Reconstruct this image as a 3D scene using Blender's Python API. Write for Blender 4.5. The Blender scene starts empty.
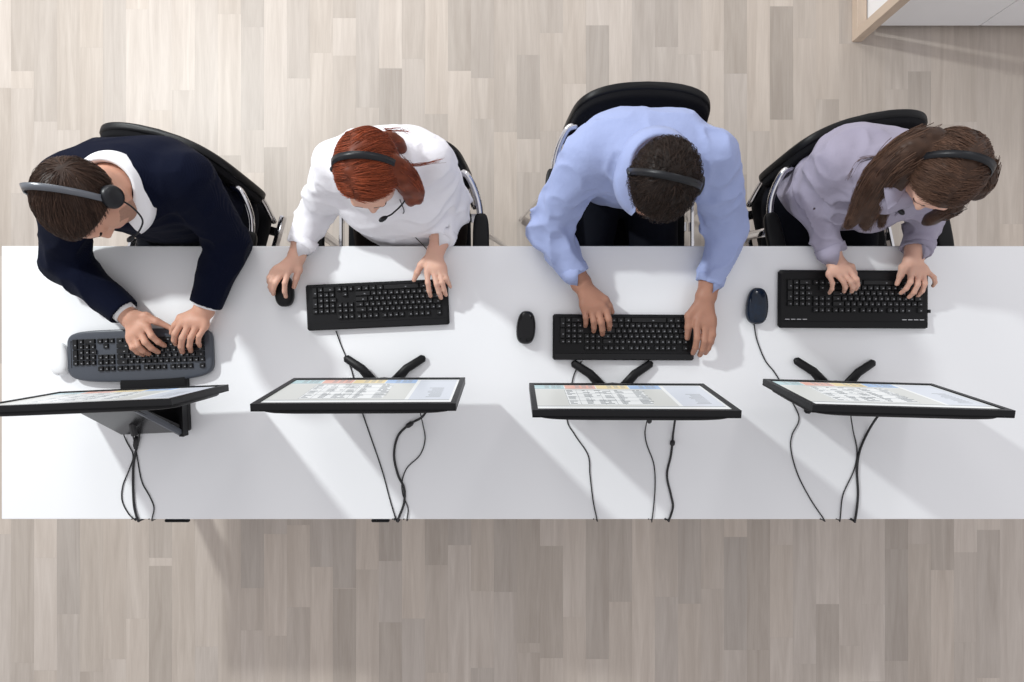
import bpy, math, random
import numpy as np
from mathutils import Vector, Matrix
R = random.Random(7)
NR = np.random.RandomState(5)
S = bpy.context.scene
COL = S.collection

# ------------------------------------------------------------------ camera, world, lights, exposure
CAMZ, FPX, TZ = 2.63, 623.0, 0.74
cam_d = bpy.data.cameras.new('camera'); cam = bpy.data.objects.new('camera', cam_d); COL.objects.link(cam)
cam.location = (0, 0, CAMZ); cam.rotation_euler = (0, 0, 0)
cam_d.sensor_width = 36; cam_d.lens = FPX / 1024 * 36; cam_d.clip_start = 0.02
S.camera = cam
w = bpy.data.worlds.new('world'); S.world = w; w.use_nodes = True
bg = w.node_tree.nodes['Background']; bg.inputs[0].default_value = (0.985, 0.97, 1.0, 1); bg.inputs[1].default_value = 0.76
def area(name, loc, target, size, power, color):
    l = bpy.data.lights.new(name, 'AREA'); l.shape = 'DISK'; l.size = size; l.energy = power; l.color = color
    o = bpy.data.objects.new(name, l); COL.objects.link(o); o.location = loc
    o.rotation_euler = (Vector(target) - Vector(loc)).to_track_quat('-Z', 'Y').to_euler(); return o
area('key_light', (-2.6, 2.05, 2.95), (0.3, 0.0, 0.7), 0.20, 98, (0.96, 1.0, 0.995))
area('window_light', (-1.3, 3.3, 2.3), (-0.5, 1.1, 0.0), 1.5, 34, (1.0, 0.99, 0.98))
area('fill_light', (1.6, 2.6, 3.2), (0.0, 0.0, 0.7), 0.5, 10, (1.0, 0.99, 1.0))
S.view_settings.view_transform = 'Standard'; S.view_settings.look = 'None'
S.view_settings.exposure = 0.0; S.view_settings.gamma = 1; S.view_settings.use_curve_mapping = False

def P(px, py, z=TZ):            # a point seen at photo position px,py when it is at height z
    k = (CAMZ - z) / FPX
    return np.array([(px - 512) * k, (341 - py) * k, z])

# ------------------------------------------------------------------ helpers
def tag(o, label=None, cat=None, group=None, kind=None):
    if label: o['label'] = label
    if cat: o['category'] = cat
    if group: o['group'] = group
    if kind: o['kind'] = kind
    return o
def empty(name, loc=(0, 0, 0), rz=0):
    o = bpy.data.objects.new(name, None); COL.objects.link(o); o.location = loc; o.rotation_euler = (0, 0, rz)
    o.empty_display_size = 0.05; return o
def link(name, me, mats, parent=None, smooth=True):
    if not isinstance(mats, (list, tuple)): mats = [mats]
    for m in mats: me.materials.append(m)
    if smooth: me.polygons.foreach_set('use_smooth', np.ones(len(me.polygons), dtype=bool))
    o = bpy.data.objects.new(name, me); COL.objects.link(o)
    if parent: o.parent = parent
    return o
class MB:                        # mesh collector
    def __init__(s): s.v = []; s.f = []; s.m = []
    def add(s, v, f, mi=0):
        b = len(s.v); s.v += [tuple(map(float, p)) for p in v]; s.f += [tuple(i + b for i in q) for q in f]; s.m += [mi] * len(f); return s
    def box(s, c, d, mi=0, rz=0, bev=0.0):
        x, y, z = [q / 2 for q in d]
        if bev <= 0:
            pts = [(-x,-y,-z),(x,-y,-z),(x,y,-z),(-x,y,-z),(-x,-y,z),(x,-y,z),(x,y,z),(-x,y,z)]
            fc = [(0,3,2,1),(4,5,6,7),(0,1,5,4),(1,2,6,5),(2,3,7,6),(3,0,4,7)]
        else:
            b = bev
            def ring(zz, i):
                r = []
                for sx, sy in ((-1,-1),(1,-1),(1,1),(-1,1)):
                    a, bb = x - i, y - i
                    c1 = (sx * a, sy * (bb - b)); c2 = (sx * (a - b), sy * bb)
                    r += [(c1[0], c1[1], zz), (c2[0], c2[1], zz)] if sx * sy > 0 and False else ([(c2[0], c2[1], zz), (c1[0], c1[1], zz)] if sx * sy < 0 else [(c1[0], c1[1], zz), (c2[0], c2[1], zz)])
                return r
            rs = [ring(-z, b), ring(-z + b, 0), ring(z - b, 0), ring(z, b)]
            pts = sum(rs, []); fc = []
            for k in range(3):
                for i in range(8):
                    j = (i + 1) % 8; fc.append((k*8+i, k*8+j, k*8+8+j, k*8+8+i))
            fc.append(tuple(range(24, 32))); fc.append(tuple(reversed(range(8))))
        ca, sa = math.cos(rz), math.sin(rz)
        return s.add([(c[0] + p[0]*ca - p[1]*sa, c[1] + p[0]*sa + p[1]*ca, c[2] + p[2]) for p in pts], fc, mi)
    def tube(s, pts, r, n=8, mi=0, caps=True, flat=None):
        pts = [Vector(p) for p in pts]; rr = r if isinstance(r, (list, tuple)) else [r] * len(pts)
        up = Vector((0, 0, 1)); vs = []; fs = []
        for i, p in enumerate(pts):
            t = (pts[min(i+1, len(pts)-1)] - pts[max(i-1, 0)])
            t = t.normalized() if t.length > 1e-9 else Vector((1, 0, 0))
            if i == 0:
                a = t.cross(up)
                if a.length < 0.05: a = t.cross(Vector((0, 1, 0)))
            else: a = a - t * a.dot(t)
            a.normalize(); b = t.cross(a)
            fa, fb = flat if flat else (1, 1)
            for k in range(n):
                q = 2 * math.pi * k / n; vs.append(p + a * (math.cos(q) * rr[i] * fa) + b * (math.sin(q) * rr[i] * fb))
        for i in range(len(pts) - 1):
            for k in range(n):
                l = (k + 1) % n; fs.append((i*n+k, i*n+l, (i+1)*n+l, (i+1)*n+k))
        if caps: fs.append(tuple(reversed(range(n)))); fs.append(tuple(range((len(pts)-1)*n, len(pts)*n)))
        return s.add(vs, fs, mi)
    def sup(s, c, rad, e1=0.5, e2=0.5, nu=28, nv=14, mi=0, fn=None, mat=None):   # rounded cushion / pebble shape
        def sp(x, e): return math.copysign(abs(x) ** e, x)
        vs = []; fs = []
        for j in range(nv + 1):
            ph = -math.pi/2 + math.pi * j / nv
            for i in range(nu):
                th = 2 * math.pi * i / nu
                p = [rad[0]*sp(math.cos(ph), e1)*sp(math.cos(th), e2), rad[1]*sp(math.cos(ph), e1)*sp(math.sin(th), e2), rad[2]*sp(math.sin(ph), e1)]
                if fn: p = fn(p)
                p = Vector(p)
                if mat: p = mat @ p
                vs.append(p + Vector(c))
        for j in range(nv):
            for i in range(nu):
                l = (i + 1) % nu; fs.append((j*nu+i, j*nu+l, (j+1)*nu+l, (j+1)*nu+i))
        return s.add(vs, fs, mi)
    def build(s, name, mats, parent=None, smooth=False):
        me = bpy.data.meshes.new(name); me.from_pydata(s.v, [], s.f)
        o = link(name, me, mats, parent, smooth)
        if any(s.m): me.polygons.foreach_set('material_index', s.m)
        me.update(); return o
def catmull(pts, n=6):
    p = [np.array(q, float) for q in pts]; p = [2*p[0]-p[1]] + p + [2*p[-1]-p[-2]]; out = []
    for i in range(1, len(p) - 2):
        for k in range(n):
            t = k / n
            out.append(0.5*((2*p[i]) + (-p[i-1]+p[i+1])*t + (2*p[i-1]-5*p[i]+4*p[i+1]-p[i+2])*t*t + (-p[i-1]+3*p[i]-3*p[i+1]+p[i+2])*t**3))
    out.append(p[-2]); return out

# ------------------------------------------------------------------ materials
def mat(name, col, rough=0.5, metal=0.0, spec=0.5, var=0.0, vscale=20, bump=0.0, bscale=200, sheen=0.0, stretch=None, coat=0.0, emit=0.0, sss=0.0, attr=None, dark=None):
    m = bpy.data.materials.new(name); m.use_nodes = True; nt = m.node_tree; b = nt.nodes['Principled BSDF']
    b.inputs['Roughness'].default_value = rough; b.inputs['Metallic'].default_value = metal
    b.inputs['Specular IOR Level'].default_value = spec; b.inputs['Sheen Weight'].default_value = sheen
    b.inputs['Coat Weight'].default_value = coat; b.inputs['Coat Roughness'].default_value = 0.08
    if sss: b.inputs['Subsurface Weight'].default_value = sss; b.inputs['Subsurface Radius'].default_value = (0.01, 0.004, 0.002); b.inputs['Subsurface Scale'].default_value = 1.0
    c = nt.nodes.new('ShaderNodeTexCoord'); mp = nt.nodes.new('ShaderNodeMapping'); nt.links.new(c.outputs['Object'], mp.inputs[0])
    if stretch: mp.inputs['Scale'].default_value = stretch
    n = nt.nodes.new('ShaderNodeTexNoise'); n.inputs['Scale'].default_value = vscale; n.inputs['Detail'].default_value = 4; nt.links.new(mp.outputs[0], n.inputs[0])
    mx = nt.nodes.new('ShaderNodeMix'); mx.data_type = 'RGBA'
    c2 = dark if dark else tuple(max(0, x * (1 - var)) for x in col)
    mx.inputs[6].default_value = (*col, 1); mx.inputs[7].default_value = (*c2, 1)
    nt.links.new(n.outputs[0], mx.inputs[0]); out = mx.outputs[2]
    if attr:
        at = nt.nodes.new('ShaderNodeAttribute'); at.attribute_name = attr
        m2 = nt.nodes.new('ShaderNodeMix'); m2.data_type = 'RGBA'; m2.blend_type = 'MULTIPLY'; m2.inputs[0].default_value = 1
        nt.links.new(out, m2.inputs[6]); nt.links.new(at.outputs['Color'], m2.inputs[7]); out = m2.outputs[2]
    nt.links.new(out, b.inputs['Base Color'])
    if emit: nt.links.new(out, b.inputs['Emission Color']); b.inputs['Emission Strength'].default_value = emit
    if bump:
        n2 = nt.nodes.new('ShaderNodeTexNoise'); n2.inputs['Scale'].default_value = bscale; n2.inputs['Detail'].default_value = 2; nt.links.new(mp.outputs[0], n2.inputs[0])
        bp = nt.nodes.new('ShaderNodeBump'); bp.inputs['Strength'].default_value = bump; bp.inputs['Distance'].default_value = 0.002
        nt.links.new(n2.outputs[0], bp.inputs['Height']); nt.links.new(bp.outputs[0], b.inputs['Normal'])
    return m
M = {}
M['desk'] = mat('white_laminate', (0.84, 0.85, 0.865), 0.35, spec=0.35, var=0.015, vscale=3)
M['steel'] = mat('brushed_steel', (0.62, 0.62, 0.63), 0.3, 1.0, var=0.1, vscale=40)
M['chrome'] = mat('chrome', (0.75, 0.75, 0.77), 0.14, 1.0, var=0.05)
M['fabric'] = mat('black_fabric', (0.009, 0.009, 0.011), 0.9, spec=0.12, var=0.4, vscale=300, bump=0.5, bscale=900, sheen=0.02)
M['plastic'] = mat('black_plastic', (0.007, 0.007, 0.008), 0.42, spec=0.22, var=0.2, bump=0.1, bscale=1500)
M['gloss'] = mat('glossy_black_plastic', (0.007, 0.007, 0.008), 0.2, spec=0.3, var=0.2)
M['greyplastic'] = mat('slate_grey_plastic', (0.060, 0.068, 0.085), 0.32, spec=0.5, var=0.15, vscale=30)
M['whiteplastic'] = mat('white_plastic', (0.80, 0.81, 0.82), 0.25, var=0.03)
M['bluegloss'] = mat('mottled_blue_plastic', (0.004, 0.005, 0.010), 0.15, spec=0.3, var=0.0, vscale=60, coat=0.15, dark=(0.005, 0.018, 0.042))
M['key'] = mat('black_keycap', (0.011, 0.011, 0.012), 0.4, spec=0.3, var=0.2)
M['legend'] = mat('keycap_print', (0.22, 0.225, 0.24), 0.5, var=0.1)
M['bar'] = mat('silver_print', (0.5, 0.5, 0.52), 0.4, var=0.1)
M['cable'] = mat('cable_rubber', (0.012, 0.012, 0.014), 0.5, var=0.2)
M['wood'] = mat('pale_oak', (0.66, 0.53, 0.42), 0.5, var=0.25, vscale=6, stretch=(12, 1, 1), bump=0.1)
M['cabwhite'] = mat('white_lacquer', (0.88, 0.88, 0.89), 0.4, var=0.02)
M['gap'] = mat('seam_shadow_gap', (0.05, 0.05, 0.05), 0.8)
M['skin'] = mat('skin', (0.62, 0.36, 0.26), 0.5, spec=0.35, var=0.0, vscale=18, dark=(0.52, 0.26, 0.18), bump=0.2, bscale=300, sss=0.08)
M['skin_pale'] = mat('pale_skin', (0.70, 0.44, 0.33), 0.5, spec=0.35, vscale=18, dark=(0.60, 0.33, 0.25), bump=0.15, bscale=300, sss=0.08)
M['skin_tan'] = mat('tanned_skin', (0.43, 0.225, 0.155), 0.5, spec=0.3, vscale=18, dark=(0.34, 0.165, 0.11), bump=0.2, bscale=300, sss=0.08)
M['lips'] = mat('lips', (0.55, 0.20, 0.17), 0.4, var=0.1)
M['beard'] = mat('stubble', (0.44, 0.25, 0.18), 0.8, var=0.4, vscale=300)
M['nail'] = mat('fingernail', (0.85, 0.62, 0.55), 0.25, var=0.05)
M['eye'] = mat('eye_white', (0.8, 0.8, 0.8), 0.15)
M['iris'] = mat('iris', (0.05, 0.03, 0.02), 0.15)
M['navy'] = mat('navy_trousers', (0.005, 0.006, 0.011), 0.85, spec=0.12, var=0.3, vscale=90, bump=0.3, bscale=500)
M['brownpants'] = mat('dark_brown_trousers', (0.010, 0.006, 0.005), 0.85, spec=0.12, var=0.3, vscale=90, bump=0.3, bscale=500)
M['shoe'] = mat('black_leather', (0.015, 0.014, 0.013), 0.3, var=0.2)
M['blueshirt'] = mat('light_blue_cotton', (0.325, 0.385, 0.62), 0.8, spec=0.2, var=0.06, vscale=400, bump=0.9, bscale=45, sheen=0.1)
M['whiteshirt'] = mat('white_chiffon', (0.80, 0.79, 0.83), 0.75, spec=0.2, var=0.03, vscale=300, bump=0.9, bscale=40, sheen=0.1)
M['mauveshirt'] = mat('grey_lilac_cotton', (0.33, 0.305, 0.39), 0.8, spec=0.2, var=0.06, vscale=400, bump=0.9, bscale=45, sheen=0.1)
M['collar'] = mat('white_cotton', (0.82, 0.82, 0.84), 0.8, var=0.03, bump=0.2, bscale=300)
def knit():
    m = mat('navy_rib_knit', (0.0035, 0.0055, 0.018), 0.9, spec=0.08, var=0.3, vscale=200, sheen=0.02)
    nt = m.node_tree; b = nt.nodes['Principled BSDF']; c = nt.nodes['Texture Coordinate']
    wv = nt.nodes.new('ShaderNodeTexWave'); wv.inputs['Scale'].default_value = 110; wv.inputs['Distortion'].default_value = 1.2; nt.links.new(c.outputs['Object'], wv.inputs[0])
    bp = nt.nodes.new('ShaderNodeBump'); bp.inputs['Strength'].default_value = 0.35; bp.inputs['Distance'].default_value = 0.003
    nt.links.new(wv.outputs[1], bp.inputs['Height']); nt.links.new(bp.outputs[0], b.inputs['Normal']); return m
M['knit'] = knit()
def hairmat(name, col, dark): return mat(name, col, 0.45, spec=0.18, vscale=25, dark=dark, attr='tint')
M['hair_brown'] = hairmat('brown_hair', (0.070, 0.040, 0.028), (0.032, 0.019, 0.014))
M['hair_red'] = hairmat('red_hair', (0.30, 0.068, 0.026), (0.15, 0.033, 0.015))
M['hair_dark'] = hairmat('dark_brown_hair', (0.030, 0.018, 0.013), (0.016, 0.010, 0.008))
M['hair_long'] = hairmat('chestnut_hair', (0.115, 0.062, 0.040), (0.050, 0.028, 0.020))
M['rubber'] = mat('headset_plastic', (0.012, 0.013, 0.016), 0.38, spec=0.3, var=0.2)
M['lightband'] = mat('grey_headband', (0.10, 0.11, 0.13), 0.3, spec=0.8, var=0.1)
def screenmat(n, c):
    m = mat(n, c, 0.3, spec=0.25, emit=0.86); nt = m.node_tree; b = nt.nodes['Principled BSDF']
    for l in list(b.inputs['Base Color'].links): nt.links.remove(l)
    b.inputs['Base Color'].default_value = (0.02, 0.02, 0.02, 1); return m
SC = [screenmat('screen_' + n, c) for n, c in (('white', (.90,.92,.93)), ('grey', (.70,.71,.69)), ('teal', (.52,.70,.74)), ('salmon', (.86,.50,.42)),
      ('yellow', (.88,.72,.42)), ('blue', (.42,.58,.85)), ('pale_blue', (.70,.74,.82)), ('text', (.20,.22,.24)), ('line', (.34,.36,.38)))]

# ------------------------------------------------------------------ floor (planks running away from the desk)
def floor():
    PW = 23.0 * CAMZ / FPX; x0 = (11 - 512) * CAMZ / FPX
    # prominent boards seen in the photo: column starting px -> list of (y end px from, to, tone)
    K = CAMZ / FPX
    vs = []; fs = []; cols = []
    rr = random.Random(21)
    dark = {57: [(500, 614, .80)], 126: [(-60, -60, 1)], 149: [(566, 700, .8)], 241: [(500, 588, .80)], 337: [(500, 588, .82)],
            378: [(500, 561, .80)], 424: [(500, 565, .82)], 516: [(500, 643, .80)], 538: [(546, 658, .82)], 586: [(480, 659, .82)],
            723: [(537, 650, .80)], 746: [(520, 650, .82)], 14: [(-40, 71, .86)], 60: [(-40, 130, .90)], 105: [(-40, 125, .88)],
            243: [(27, 130, .86)], 335: [(-30, 18, .84)], 472: [(-30, 78, .84)], 494: [(-80, 132, .9)], 519: [(55, 139, .82)], 931: [(505, 570, .82)]}
    dk = {}
    for c, l in dark.items(): dk.setdefault(round((c - 11) / 23.0), []).extend(l)
    for i in range(-25, 75):
        xa = x0 + i * PW; xb = xa + PW
        fixed = sorted(dk.get(i, []))
        y = 3.6; ymin = -2.6
        brk = []
        while y > ymin:
            L = rr.choice([0.4, 0.55, 0.7, 0.9]) * rr.uniform(0.8, 1.2); brk.append((y, y - L, min(1.04, max(.70, rr.gauss(.945, .075))))); y -= L
        segs = brk
        for a, b, t in fixed:
            ya, yb = (341 - a) * K, (341 - b) * K
            new = []
            for (p, q, tt) in segs:
                if q >= ya or p <= yb: new.append((p, q, tt)); continue
                if p > ya: new.append((p, ya, tt))
                if q < yb: new.append((yb, q, tt))
            new.append((ya, yb, t)); segs = new
        for p, q, t in segs:
            g = 0.0001; b = len(vs)
            vs += [(xa+g, q+g, 0), (xb-g, q+g, 0), (xb-g, p-g, 0), (xa+g, p-g, 0)]; fs.append((b, b+1, b+2, b+3))
            hue = rr.uniform(-.5, .5); cols += [(t*(1.0+.02*hue), t*.99, t*(.985-.03*hue), rr.random())] * 4
    b = len(vs); xa = x0 - 25*PW; xb = x0 + 75*PW
    vs += [(xa, -2.6, -.003), (xb, -2.6, -.003), (xb, 3.6, -.003), (xa, 3.6, -.003)]; fs.append((b, b+1, b+2, b+3)); cols += [(.62, .60, .58, 0)] * 4
    b = len(vs); vs += [(xa, -2.6, -.05), (xb, -2.6, -.05), (xb, 3.6, -.05), (xa, 3.6, -.05)]; fs.append((b+3, b+2, b+1, b)); cols += [(.6, .6, .6, 0)] * 4
    me = bpy.data.meshes.new('floor'); me.from_pydata(vs, [], fs)
    ca = me.color_attributes.new('tone', 'FLOAT_COLOR', 'POINT'); ca.data.foreach_set('color', np.array(cols, dtype=np.float32).ravel())
    m = bpy.data.materials.new('pale_laminate_boards'); m.use_nodes = True; nt = m.node_tree; bs = nt.nodes['Principled BSDF']; bs.inputs['Roughness'].default_value = 0.42
    bs.inputs['Specular IOR Level'].default_value = 0.35
    N = nt.nodes.new; Lk = nt.links.new
    at = N('ShaderNodeAttribute'); at.attribute_name = 'tone'
    g = N('ShaderNodeNewGeometry'); mp = N('ShaderNodeMapping'); mp.inputs['Scale'].default_value = (16, 1.1, 1)
    off = N('ShaderNodeCombineXYZ'); mu = N('ShaderNodeMath'); mu.operation = 'MULTIPLY'; mu.inputs[1].default_value = 37; Lk(at.outputs['Alpha'], mu.inputs[0]); Lk(mu.outputs[0], off.inputs[1]); Lk(mu.outputs[0], off.inputs[2])
    ad = N('ShaderNodeVectorMath'); Lk(g.outputs['Position'], ad.inputs[0]); Lk(off.outputs[0], ad.inputs[1]); Lk(ad.outputs[0], mp.inputs[0])
    n = N('ShaderNodeTexNoise'); n.inputs['Scale'].default_value = 1.6; n.inputs['Detail'].default_value = 6; n.inputs['Distortion'].default_value = 1.0; Lk(mp.outputs[0], n.inputs[0])
    mp2 = N('ShaderNodeMapping'); mp2.inputs['Scale'].default_value = (230, 6, 1); Lk(ad.outputs[0], mp2.inputs[0])
    n2 = N('ShaderNodeTexNoise'); n2.inputs['Scale'].default_value = 2; n2.inputs['Detail'].default_value = 3; Lk(mp2.outputs[0], n2.inputs[0])
    cr = N('ShaderNodeValToRGB'); e = cr.color_ramp.elements
    e[0].position = .32; e[0].color = (.465, .41, .36, 1); e[1].position = .70; e[1].color = (.56, .503, .448, 1); Lk(n.outputs[0], cr.inputs[0])
    cr2 = N('ShaderNodeValToRGB'); e = cr2.color_ramp.elements; e[0].position = .3; e[0].color = (.95, .945, .94, 1); e[1].position = .65; e[1].color = (1.03, 1.03, 1.03, 1); Lk(n2.outputs[0], cr2.inputs[0])
    a = N('ShaderNodeMix'); a.data_type = 'RGBA'; a.blend_type = 'MULTIPLY'; a.inputs[0].default_value = 1; Lk(cr.outputs[0], a.inputs[6]); Lk(at.outputs['Color'], a.inputs[7])
    b2 = N('ShaderNodeMix'); b2.data_type = 'RGBA'; b2.blend_type = 'MULTIPLY'; b2.inputs[0].default_value = 1; Lk(a.outputs[2], b2.inputs[6]); Lk(cr2.outputs[0], b2.inputs[7])
    Lk(b2.outputs[2], bs.inputs['Base Color'])
    o = link('floor', me, m, smooth=False); tag(o, kind='structure')
floor()

# ------------------------------------------------------------------ desk
def desk():
    d = empty('desk', (0, 0, 0)); tag(d, 'long white desk shared by four people at keyboards and monitors', 'desk')
    xa, xb, ya, yb = (1.5 - 512) / 329.6, 1.78, -0.5405, 0.288
    MB().box(((xa+xb)/2, (ya+yb)/2, TZ-0.0125), (xb-xa, yb-ya, 0.025), bev=0.0015).build('desktop', M['desk'], d)
    for x in (xa+0.10, 0.12, xb-0.10):
        for y in (ya+0.10, yb-0.10):
            MB().box((x, y, (TZ-.025)/2), (.05, .05, TZ-.025), bev=.003).build('leg', M['steel'], d)
    for y in (ya+.10, yb-.10): MB().box(((xa+xb)/2, y, TZ-.045), (xb-xa-.25, .03, .04)).build('rail', M['steel'], d)
desk()

# ------------------------------------------------------------------ cabinet at the top right
def cabinet():
    x0, y0 = (852-512)*CAMZ/FPX, (341-42)*CAMZ/FPX
    c = empty('cabinet', (x0, y0, 0)); tag(c, 'white cabinet with pale oak open end frame standing on the floor behind', 'cabinet')
    H, D, t = 0.82, 0.62, 0.040
    f = MB(); f.box((t/2, D/2, t/2), (t, D, t), bev=.001); f.box((t/2, D/2, H-t/2), (t, D, t), bev=.001)
    f.box((t/2, t/2, H/2), (t, t, H-2*t), bev=.001); f.box((t/2, D-t/2, H/2), (t, D-t*0-0 if False else t, H-2*t), bev=.001)
    f.build('end_frame', M['wood'], c)
    b = MB(); b.box((.045+.70, .070+.25, .03+.375), (1.40, .50, .75), bev=.002); b.build('cabinet_body', M['cabwhite'], c)
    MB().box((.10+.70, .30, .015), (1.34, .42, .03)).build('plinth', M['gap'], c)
    for i in range(3):
        MB().box((.045+.235+i*.4667, .060, .41), (.4637, .018, .75), bev=.0015).build('door', M['cabwhite'], c)
    MB().box((.75, D/2, H+.0125), (1.52, D+.02, .025), bev=.002).build('cabinet_top', M['cabwhite'], c)
    MB().box((.07, .31, .25), (.06, .3, .04)).build('rail', M['wood'], c)
cabinet()

# ------------------------------------------------------------------ chairs
def chair(loc, yaw, label):
    c = empty('office_chair', (*loc, 0), yaw); tag(c, label, 'chair', None)
    MB().sup((0, 0, .455), (.212, .225, .035), .35, .35, 40, 14).build('seat', M['fabric'], c, True)
    def bend(p):
        x, y, z = p; yy = y + .24 - .62*x*x/.24*.24 * 1.0 + 0.12*(z+.0); return (x * (1 - .10*((z)/.165)), yy - .25*abs(x)**3/.012*.02*0, z)
    MB().sup((0, 0, .69), (.212, .027, .165), .45, .38, 56, 26, fn=bend).build('backrest', M['fabric'], c, True)
    def bend2(p):
        q = bend(p); return (q[0], q[1] + .014, q[2])
    MB().sup((0, 0, .69), (.217, .018, .170), .45, .38, 56, 26, fn=bend2).build('backrest_shell', M['plastic'], c, True)
    for s in (-1, 1):
        MB().tube(catmull([(s*.19, .20, .74), (s*.222, .185, .735), (s*.25, .12, .69), (s*.258, .02, .665), (s*.258, -.12, .665), (s*.258, -.17, .64), (s*.258, -.17, .46)], 6), .0105, 10).build('arm_frame', M['chrome'], c, True)
        MB().sup((s*.258, -.04, .683), (.026, .125, .013), .4, .5, 24, 10).build('armrest', M['plastic'], c, True)
        MB().box((s*.243, 0, .44), (.014, .36, .035), bev=.003).build('side_plate', M['chrome'], c)
        MB().tube(catmull([(s*.262, -.165, .60), (s*.275, -.19, .40), (s*.285, -.22, .16), (s*.29, -.235, .012)], 4), .013, 8).build('leg', M['chrome'], c, True)
        MB().tube(catmull([(s*.262, .03, .655), (s*.29, .045, .45), (s*.325, .055, .2), (s*.35, .06, .012)], 4), .013, 8, flat=(1.3, .5)).build('leg', M['chrome'], c, True)
        MB().tube(catmull([(s*.17, .23, .70), (s*.20, .215, .58), (s*.225, .15, .46)], 5), .010, 8).build('back_support', M['chrome'], c, True)
    MB().box((0, -.05, .415), (.46, .03, .02)).build('crossbar', M['chrome'], c)
    MB().box((0, .12, .415), (.46, .03, .02)).build('crossbar', M['chrome'], c)
    return c
CHAIRS = [((-1.085, .33), -.27, 'black office chair with chrome arms under the man in the navy sweater'),
          ((-.355, .315), 0.0, 'black office chair with chrome arms under the red-haired woman'),
          ((.387, .455), 0.0, 'black office chair with chrome arms under the man in the light blue shirt'),
          ((1.075, .37), .20, 'black office chair with chrome arms under the woman with long chestnut hair')]
for a in CHAIRS: chair(*a)

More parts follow.
